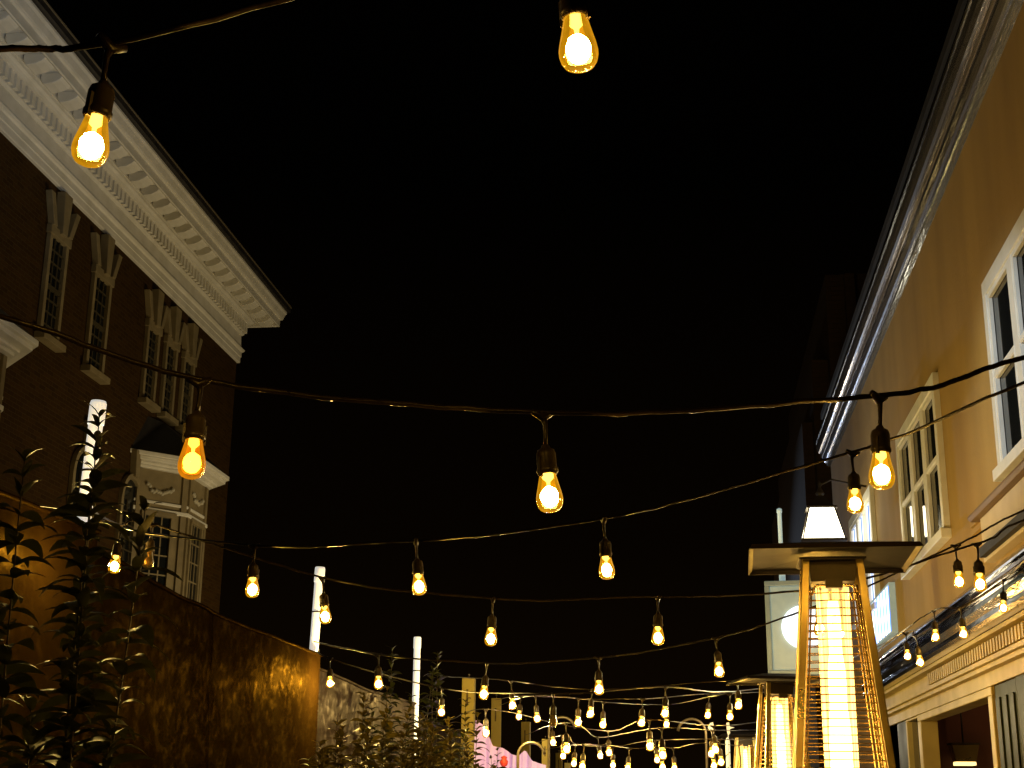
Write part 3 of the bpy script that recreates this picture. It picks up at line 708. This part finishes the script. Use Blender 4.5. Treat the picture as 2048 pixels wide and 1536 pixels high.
# shopfront: doorway, side window, green shutter
d0, d1 = onX(1988, 1470, X_W).y, onX(1850, 1500, X_W).y; zdh = ZR(.355)
mb = MB(); mb.box(X_W, X_W+.2, Yn, d0-.75, 0, ZR(.385)); cpart("shopfront_wall", mb, M_green); mb = MB(); mb.box(X_W, X_W+.2, d1+.95, 14.5, 0, ZR(.385)); cpart("shopfront_wall", mb, M_green)
mb = MB(); mb.box(X_W-.02, X_W+.12, d0-.12, d0, 0, zdh); mb.box(X_W-.02, X_W+.12, d1, d1+.16, 0, zdh); mb.box(X_W-.02, X_W+.12, d0-.12, d1+.16, zdh, ZR(.384)); cpart("door_frame", mb, M_trim, .006)
mb = MB(); mb.box(X_W, X_W+.07, d0-.74, d0-.13, 0, ZR(.384)); 
for k in range(3): mb.box(X_W-.012, X_W, d0-.70+.2*k, d0-.70+.2*k+.12, .3, ZR(.384)-.08)
cpart("shutter", mb, M_green, .004)
mb = MB(); a, b = d1+.17, d1+.94; mb.box(X_W-.005, X_W+.08, a, a+.07, .5, zdh+.04); mb.box(X_W-.005, X_W+.08, b-.07, b, .5, zdh+.04); mb.box(X_W-.005, X_W+.08, a, b, zdh+.04, ZR(.384)); mb.box(X_W-.005, X_W+.08, a, b, 0, .5); sw = cpart("side_window", mb, M_trim, .004)
mb = MB(); mb.box(X_W+.04, X_W+.045, a+.07, b-.07, .5, zdh+.04); o = cpart("pane", mb, M_pane); o.parent = sw
mb = MB(); mb.box(X_W+2.2, X_W+2.25, Yn, 14.5, 0, 3); mb.box(X_W+.21, X_W+2.2, Yn, 14.5, 2.62, 2.66); mb.box(X_W+.21, X_W+2.2, 13.6, 13.65, 0, 2.62); cpart("room", mb, M_inside)
# lit sign board low on the far wall
a = onX(1742, 1200, X_W-.04).y; b = onX(1783, 1200, X_W-.04).y
t = thing("lit_shop_sign", "blue white lit panel on the wall just right of the near heater", "sign", (X_W-.03, (a+b)/2, 0))
mb = MB(); mb.box(-.02, .02, -abs(a-b)/2, abs(a-b)/2, ZR(.80), ZR(1.02)); mb.build("lit_panel", M_bluesign, t)
mb = MB(); w = abs(a-b)/2; mb.box(-.03, .028, -w-.03, -w, ZR(.79), ZR(1.03)); mb.box(-.03, .028, w, w+.03, ZR(.79), ZR(1.03)); mb.box(-.03, .028, -w, w, ZR(1.02), ZR(1.03)); mb.box(-.03, .028, -w, w, ZR(.79), ZR(.80)); mb.build("frame", M_signbox, t)
# brass sconce inside the doorway
c = onX(1928, 1508, X_W+.5); t = thing("wall_sconce", "brass box lamp seen through the dark doorway", "lamp", (c.x, c.y, 0))
mb = MB(); mb.frustum((0,0,c.z-.07), (.09,.09), (0,0,c.z+.08), (.12,.12)); mb.build("lamp_shade", M_gold, t, bevel=.008)
mb = MB(); mb.box(-.085, .085, -.085, .085, c.z-.10, c.z-.072); mb.build("lamp_glass", emitter("warm lamp glass", (1, .7, .25), 2.2), t)
mb = MB(); mb.box(-.125, .125, -.125, .125, c.z+.082, c.z+.095); mb.tube([(0, 0, c.z+.09), (0, 0, 2.62)], .008, 8); mb.build("stem", M_iron, t)

# ------------------------------------------------------------ dim stepped building beyond the cafe
t = thing("stepped_building", "dim brick building with stepped tall piers beyond the cafe's coping", "building", (3.5, 24, 0))
for (pa, pb, pt, Yq) in ((1650, 1760, 550, 19.6), (1622, 1760, 720, 19.9), (1604, 1760, 845, 20.2)):
    A = onY(pa, pt, Yq); B = onY(1760, pt, Yq); mb = MB(); mb.box(A.x-3.5, B.x+2-3.5, Yq-24, Yq+8-24, 0, A.z); mb.build("pier", M_brickfar, t)
A = onY(1688, 552, 19.5); mb = MB(); mb.box(A.x-3.5, A.x+.14-3.5, 19.45-24, 19.6-24, 0, A.z+.02); mb.build("pilaster", M_brickfar, t)

# ------------------------------------------------------------ grand brick building at left (wall plane LX facing +X)
LX = -9.45
hall = thing("brick_hall", "dark brick hall with deep white dentilled cornice at left", "building", (LX, 22, 0))
Yc = onX(473, 725, LX).y; Y0 = 8.0
def hp(name, mb, m_, bevel=0, par=None):
    mb.v = [(x-LX, y-22, z) for x, y, z in mb.v]; return mb.build(name, m_, par or hall, bevel=bevel)
zc = onX(473, 725, LX).z                       # bottom of the architrave
zfr = onX(480, 672, LX).z; zso = onX(485, 640, LX+.02).z
mb = MB(); mb.box(LX-9, LX, Y0, Yc, 0, zso+.1); hp("wall", mb, M_brick)
def ring(prof, name, m_):
    if name in ("cornice", "gutter", "roof_edge"): prof = [(a*.94, b) for a, b in prof]
                          # prof (offset out, z), swept along the street side and round the far corner
    mb = MB(); n = len(prof); v = []
    for (o_, z) in prof: v.append((LX+o_, Y0, z))
    for (o_, z) in prof: v.append((LX+o_, Yc+o_, z))
    for (o_, z) in prof: v.append((LX-8, Yc+o_, z))
    f = []
    for k in range(2):
        for i in range(n): j = (i+1) % n; f.append((k*n+i, k*n+j, (k+1)*n+j, (k+1)*n+i))
    f += [tuple(range(n)), tuple(range(3*n-1, 2*n-1, -1))]
    mb.add(v, f); return hp(name, mb, m_)
ring([(0, zc), (.05, zc), (.06, zc+.02), (.06, zc+.13), (.075, zc+.135), (.075, zc+.24), (.11, zc+.26), (.13, zc+.30), (.06, zc+.31), (.05, zfr-.02), (0, zfr-.02)], "frieze", M_white)
ring([(0, zfr-.018), (.07, zfr-.018), (.10, zfr+.02), (.10, zfr+.04), (.06, zfr+.042), (.06, zso-.12), (.20, zso-.118), (.22, zso-.08), (.26, zso-.05), (.26, zso), (0, zso)], "bed_moulding", M_white)
zg = zso+.002
ring([(0, zg+.10), (.26, zg+.10), (.262, zg+.002), (.30, zg+.002), (.302, zg+.10), (.68, zg+.10), (.682, zg+.02), (.72, zg+.0), (.74, zg+.01), (.74, zg+.16), (.78, zg+.17), (.80, zg+.20), (.83, zg+.30), (.86, zg+.34), (.86, zg+.38), (0, zg+.40)], "cornice", M_white)
ring([(0, zg+.402), (.865, zg+.382), (.90, zg+.382), (.93, zg+.40), (.93, zg+.50), (.90, zg+.52), (0, zg+.60)], "gutter", M_roof)
ring([(.925, zg+.50), (.945, zg+.50), (.945, zg+.525), (.925, zg+.525)], "roof_edge", mat("pale roof edge metal", (.5, .42, .28), .35, .7))
mb = MB(); y = 12.0
while y < Yc+.02: mb.box(LX+.062, LX+.155, y, y+.10, zfr+.045, zso-.122); y += .17
hp("dentil_row", mb, M_white)
mod = None; y = Yc+.30; k = 0
while y > 14:
    if mod is None:
        mb = MB(); pr = [(.31, .098), (.31, .0), (.36, -.08), (.50, -.065), (.60, -.02), (.66, .04), (.665, .098)]
        mb.prism(pr, 'y', -.15, .15); mod = mb.build("modillion", M_white, hall, (0, y-22, zg), bevel=.012)
    else:
        o = mod.copy(); C.objects.link(o); o.parent = hall; o.location = (0, y-22, zg)
    y -= .56
# windows
def hall_window(y0, y1, z0, z1, cols, rows, arch=False):
    w = MB(); x0, x1 = LX+.002, LX+.07
    h = z1; fw = .09
    w.box(x0, x1, y0-fw, y0, z0, z1); w.box(x0, x1, y1, y1+fw, z0, z1)
    yc = (y0+y1)/2; R = (y1-y0)/2
    if arch:
        N = 14; v = []
        for xx in (x0, x1):
            for rr_ in (R, R+fw):
                for i in range(N+1): a = math.pi*i/N; v.append((xx, yc-rr_*math.cos(a), z1+rr_*math.sin(a)))
        f = []
        M1 = N+1
        for i in range(N):
            f += [(2*M1+i, 2*M1+i+1, 3*M1+i+1, 3*M1+i), (i, i+1, 2*M1+i+1, 2*M1+i), (M1+i, M1+i+1, 3*M1+i+1, 3*M1+i)]
        w.add(v, f)
    else:
        w.box(x0, x1+.02, y0-fw-.03, y1+fw+.03, z1, z1+.14)
    w.box(x0, x1+.10, y0-fw-.05, y1+fw+.05, z0-.10, z0)
    fr = hp("window", w, M_cream, .006)
    s_m = MB(); xa, xb = LX+.004, LX+.034; zm = z0+(z1-z0)*.5
    for i in range(1, cols): yy = y0+(y1-y0)*i/cols; s_m.box(xa+.01, xb, yy-.012, yy+.012, z0, z1)
    for j in range(1, rows): zz = z0+(z1-z0)*j/rows; s_m.box(xa+.012, xb+.002, y0, y1, zz-.012, zz+.012)
    s_m.box(xa, xb+.012, y0, y1, zm-.035, zm+.035)
    o = hp("sash", s_m, M_sash); o.parent = fr
    p = MB()
    if arch:
        N = 14; v = [(LX+.008, y0, z0), (LX+.008, y1, z0)] + [(LX+.008, yc+R*math.cos(math.pi*i/N), z1+R*math.sin(math.pi*i/N)) for i in range(N+1)]; p.add(v, [tuple(range(len(v)))])
    else: p.box(LX+.002, LX+.008, y0, y1, z0, z1)
    o = hp("pane", p, M_pane); o.parent = fr
    # splayed keystones
    kz = z1+(R+fw if arch else .14); ks = MB()
    if arch: ks.prism([(yc-.07, kz-.05), (yc+.07, kz-.05), (yc+.12, kz+.42), (yc-.12, kz+.42)], 'x', LX+.002, LX+.12)
    else:
        kt = min(zc-.01, kz+.62)
        ks.prism([(yc-.08, kz-.06), (yc+.08, kz-.06), (yc+.14, kt), (yc-.14, kt)], 'x', LX+.002, LX+.14)
        for sg in (-1, 1):
            e = (y1-y0)/2+fw
            ks.prism([(yc+sg*(e-.12), kz), (yc+sg*e, kz), (yc+sg*(e+.20), kt-.14), (yc+sg*(e+.06), kt-.14)][::sg], 'x', LX+.002, LX+.11)
    hp("keystone", ks, M_cream, .008)
zw1 = onX(200, 560, LX).z; zw0 = onX(200, 757, LX).z
for (pa, pb) in ((84, 108), (182, 205)): hall_window(onX(pa, 600, LX).y, onX(pb, 640, LX).y+.02, zw0, zw1, 3, 8)
for pa in (288, 328, 366): y = onX(pa, 720, LX).y; hall_window(y, y+.42, zw0+.15, zw1-.10, 2, 8)
za1 = onX(70, 900, LX).z; za0 = onX(70, 1080, LX).z
hall_window(20.35, 21.1, za0, za1, 3, 6, True); hall_window(22.3, 23.05, za0, za1, 3, 6, True)
# canted bays
def bay(dy):
    zb1 = onX(275, 920, LX).z-.12; ya, yb, yc2, yd = 24.45+dy, 25.25+dy, 26.25+dy, 27.05+dy; xo = LX+.66
    base = [(LX, ya), (xo, yb), (xo, yc2), (LX, yd)]
    def off(e): return [(LX, ya-e*1.0), (xo+e, yb-e*.45), (xo+e, yc2+e*.45), (LX, yd+e*1.0)]
    body = MB(); body.prism(base, 'z', 0, zb1-.0); bo = hp("bay", body, M_cream)
    c_ = MB()
    for (e, za, zb_) in ((.05, -.75, -.68), (.03, -.60, -.55), (.10, .002, .05), (.16, .052, .10), (.30, .102, .17), (.36, .172, .25)):
        c_.prism(off(e), 'z', zb1+za, zb1+zb_)
    o = hp("bay_cornice", c_, M_white, .01); o.parent = bo
    r = MB(); b = off(.34); zt_ = zb1+.252; inner = [(LX, ya+.3), (LX+.12, yb), (LX+.12, yc2), (LX, yd-.3)]
    r.add([(x, y, zt_) for x, y in b] + [(x, y, zb1+1.0) for x, y in inner], [(0,1,5,4), (1,2,6,5), (2,3,7,6), (4,5,6,7)]); o = hp("bay_roof", r, M_roof); o.parent = bo
    for (p, q, nc, w0, w1) in ((base[0], base[1], 3, .22, .70), (base[1], base[2], 3, .25, .75)):
        p = Vector((*p, 0)); q = Vector((*q, 0)); d = (q-p).normalized(); nrm = Vector((d.y, -d.x, 0)); L = (q-p).length
        z1 = zb1-.82; z0 = z1-1.35
        def slab(mb, a, b_, za, zb_, t0, t1):
            A = p+d*(L*a)+nrm*t0; B = p+d*(L*b_)+nrm*t0; A2 = p+d*(L*a)+nrm*t1; B2 = p+d*(L*b_)+nrm*t1
            mb.add([(*A.xy, za), (*B.xy, za), (*B2.xy, za), (*A2.xy, za), (*A.xy, zb_), (*B.xy, zb_), (*B2.xy, zb_), (*A2.xy, zb_)], [(0,1,2,3), (4,5,6,7), (0,1,5,4), (1,2,6,5), (2,3,7,6), (3,0,4,7)])
        fr = MB(); slab(fr, w0-.07, w0, z0, z1, .002, .05); slab(fr, w1, w1+.07, z0, z1, .002, .05); slab(fr, w0-.09, w1+.09, z1, z1+.09, .002, .07); slab(fr, w0-.09, w1+.09, z0-.08, z0, .002, .07)
        for i in range(1, 3): u = w0+(w1-w0)*i/3; slab(fr, u-.012, u+.012, z0, z1, .006, .02)
        for j in range(1, 4): zz = z0+(z1-z0)*j/4; slab(fr, w0, w1, zz-.012, zz+.012, .0062, .022)
        fo = hp("bay_window", fr, M_cream); fo.parent = bo
        pn = MB(); slab(pn, w0, w1, z0, z1, .002, .005); po = hp("pane", pn, M_pane); po.parent = bo; po.name = "bay_pane"
        # garland ornament on the frieze panel
        gm = MB(); rr = random.Random(2)
        for i in range(13):
            u = w0+(w1-w0)*i/12; zz = zb1-.30-.10*math.sin(math.pi*i/12)+rr.uniform(-.03, .03); A = p+d*(L*u)+nrm*.02
            gm.lathe([(.0001, -.04), (.035, -.02), (.04, .01), (.0001, .045)], 7, (A.x, A.y, zz))
        go = hp("garland", gm, mat("shadowed garland stone", (.40, .37, .28), .7)); go.parent = bo  # garland in plain pale stone
        sl = MB(); slab(sl, .02, .10, z0-.4, zb1-.02, .002, .04); slab(sl, .88, .98, z0-.4, zb1-.02, .002, .04); so = hp("bay_pilaster", sl, M_cream); so.parent = bo
bay(-1.55); bay(-9.65)

# ------------------------------------------------------------ light
W = bpy.data.worlds.new("World"); S.world = W; W.use_nodes = True
nt = W.node_tree; bg = nt.nodes["Background"]; bg.inputs[0].default_value = (.004, .0028, .0016, 1); bg.inputs[1].default_value = .25
tcw = nt.nodes.new("ShaderNodeTexCoord"); sxw = nt.nodes.new("ShaderNodeSeparateXYZ"); nt.links.new(tcw.outputs["Generated"], sxw.inputs[0])
crw = nt.nodes.new("ShaderNodeValToRGB"); nt.links.new(sxw.outputs["Z"], crw.inputs["Fac"])      # night sky: town glow low down, black above
crw.color_ramp.elements[0].position = 0; crw.color_ramp.elements[0].color = (.0040, .0020, .0005, 1)
crw.color_ramp.elements[1].position = .42; crw.color_ramp.elements[1].color = (.0002, .00015, .0001, 1)
el = crw.color_ramp.elements.new(.18); el.color = (.0016, .0008, .0002, 1)
nt.links.new(crw.outputs["Color"], bg.inputs[0]); bg.inputs[1].default_value = 1.0
def lamp(name, kind, loc, power, col, size=.1, aim=None, angle=60, blend=.6):
    d = bpy.data.lights.new(name, kind); d.energy = power; d.color = col
    o = bpy.data.objects.new(name, d); C.objects.link(o); o.location = loc
    if kind == 'AREA': d.size = size
    else: d.shadow_soft_size = size
    if kind == 'SPOT': d.spot_size = math.radians(angle); d.spot_blend = blend
    if aim: o.rotation_euler = (Vector(aim)-Vector(loc)).to_track_quat('-Z', 'Y').to_euler()
    return o
lamp("warm_cornice_fill", 'SPOT', (-2.0, 22, 1.2), 1150, (1, .76, .38), .5, (LX, 24, 9.5), 110, .9)  # unseen spot added for the warm light on the hall cornice
lamp("cool_cornice_fill", 'SPOT', (-1.5, 8, 3.4), 1000, (.80, .90, 1), .4, (LX, 15.0, 11.8), 46, .9)  # unseen spot added for the cool light on the near cornice
lamp('warm_corner_fill', 'POINT', (-7.2, 27.5, 4.0), 45, (1, .70, .22), .3)  # unseen point added to turn the hall corner gold
lamp("cool_window_fill", 'SPOT', (-3.0, 3.0, 4.5), 1300, (.88, .96, 1), .15, (X_W, 8.3, 3.95), 15, .8)  # unseen spot added to brighten the cafe window frames
lamp("sconce_fill", 'POINT', (X_W+.75, onX(1928, 1508, X_W+.5).y-.35, 2.35), 1.6, (1, .6, .25), .05)  # unseen point added to light the sconce and the room
lamp("shop_wall_fill", 'POINT', (.7, 9.6, 2.35), 46, (1, .77, .38), .12)  # pair of unseen points added to warm the cafe wall
lamp("shop_wall_fill", 'POINT', (.4, 13.0, 2.3), 50, (1, .77, .38), .12)
lamp("coping_fill", 'SPOT', (-.9, 15.5, 3.6), 60, (.72, .82, 1), .10, (X_W-.2, 13.5, 6.0), 60, .8)  # unseen spot added to light the coping
lamp("coping_streak_fill", 'SPOT', (-1.2, 36, 4.0), 2300, (.64, .78, 1), .12, (X_W-.2, 11, 6.0), 17, .7)  # unseen spot added for cool streaks along the coping
lamp("far_warm_fill", 'POINT', (.2, 27, 2.8), 160, (1, .85, .6), .12)  # unseen warm point added for reflections down the alley
lamp("lilac_light", 'POINT', (onY(1010, 1500, 12.8).x, 12.6, 1.2), 10, (.8, .5, 1), .1)
lamp("post_fill", 'POINT', (-1.15, 8.6, 2.0), 10, (1, .78, .30), .03)  # pair of unseen points added to brighten the timber posts
lamp("post_fill", 'POINT', (-1.45, 12.0, 2.25), 120, (1, .78, .26), .03)
lamp("screen_patch_fill", 'POINT', (X_T+.20, yB-.12, onX(608, 1360, X_T).z), 85, (1, .66, .16), .02)  # pair of added points that make the gold patches on the screens
lamp("screen_patch_fill", 'POINT', (X_T+.17, yA-.45, onX(125, 1135, X_T).z), 22, (1, .66, .16), .02)

S.render.engine = 'CYCLES'
S.cycles.use_denoising = True; S.cycles.max_bounces = 6; S.cycles.transparent_max_bounces = 16
S.cycles.sample_clamp_indirect = 4; S.cycles.sample_clamp_direct = 0; S.cycles.caustics_reflective = False; S.cycles.caustics_refractive = False
S.view_settings.view_transform = 'Standard'; S.view_settings.look = 'None'; S.view_settings.exposure = 0; S.view_settings.gamma = 1
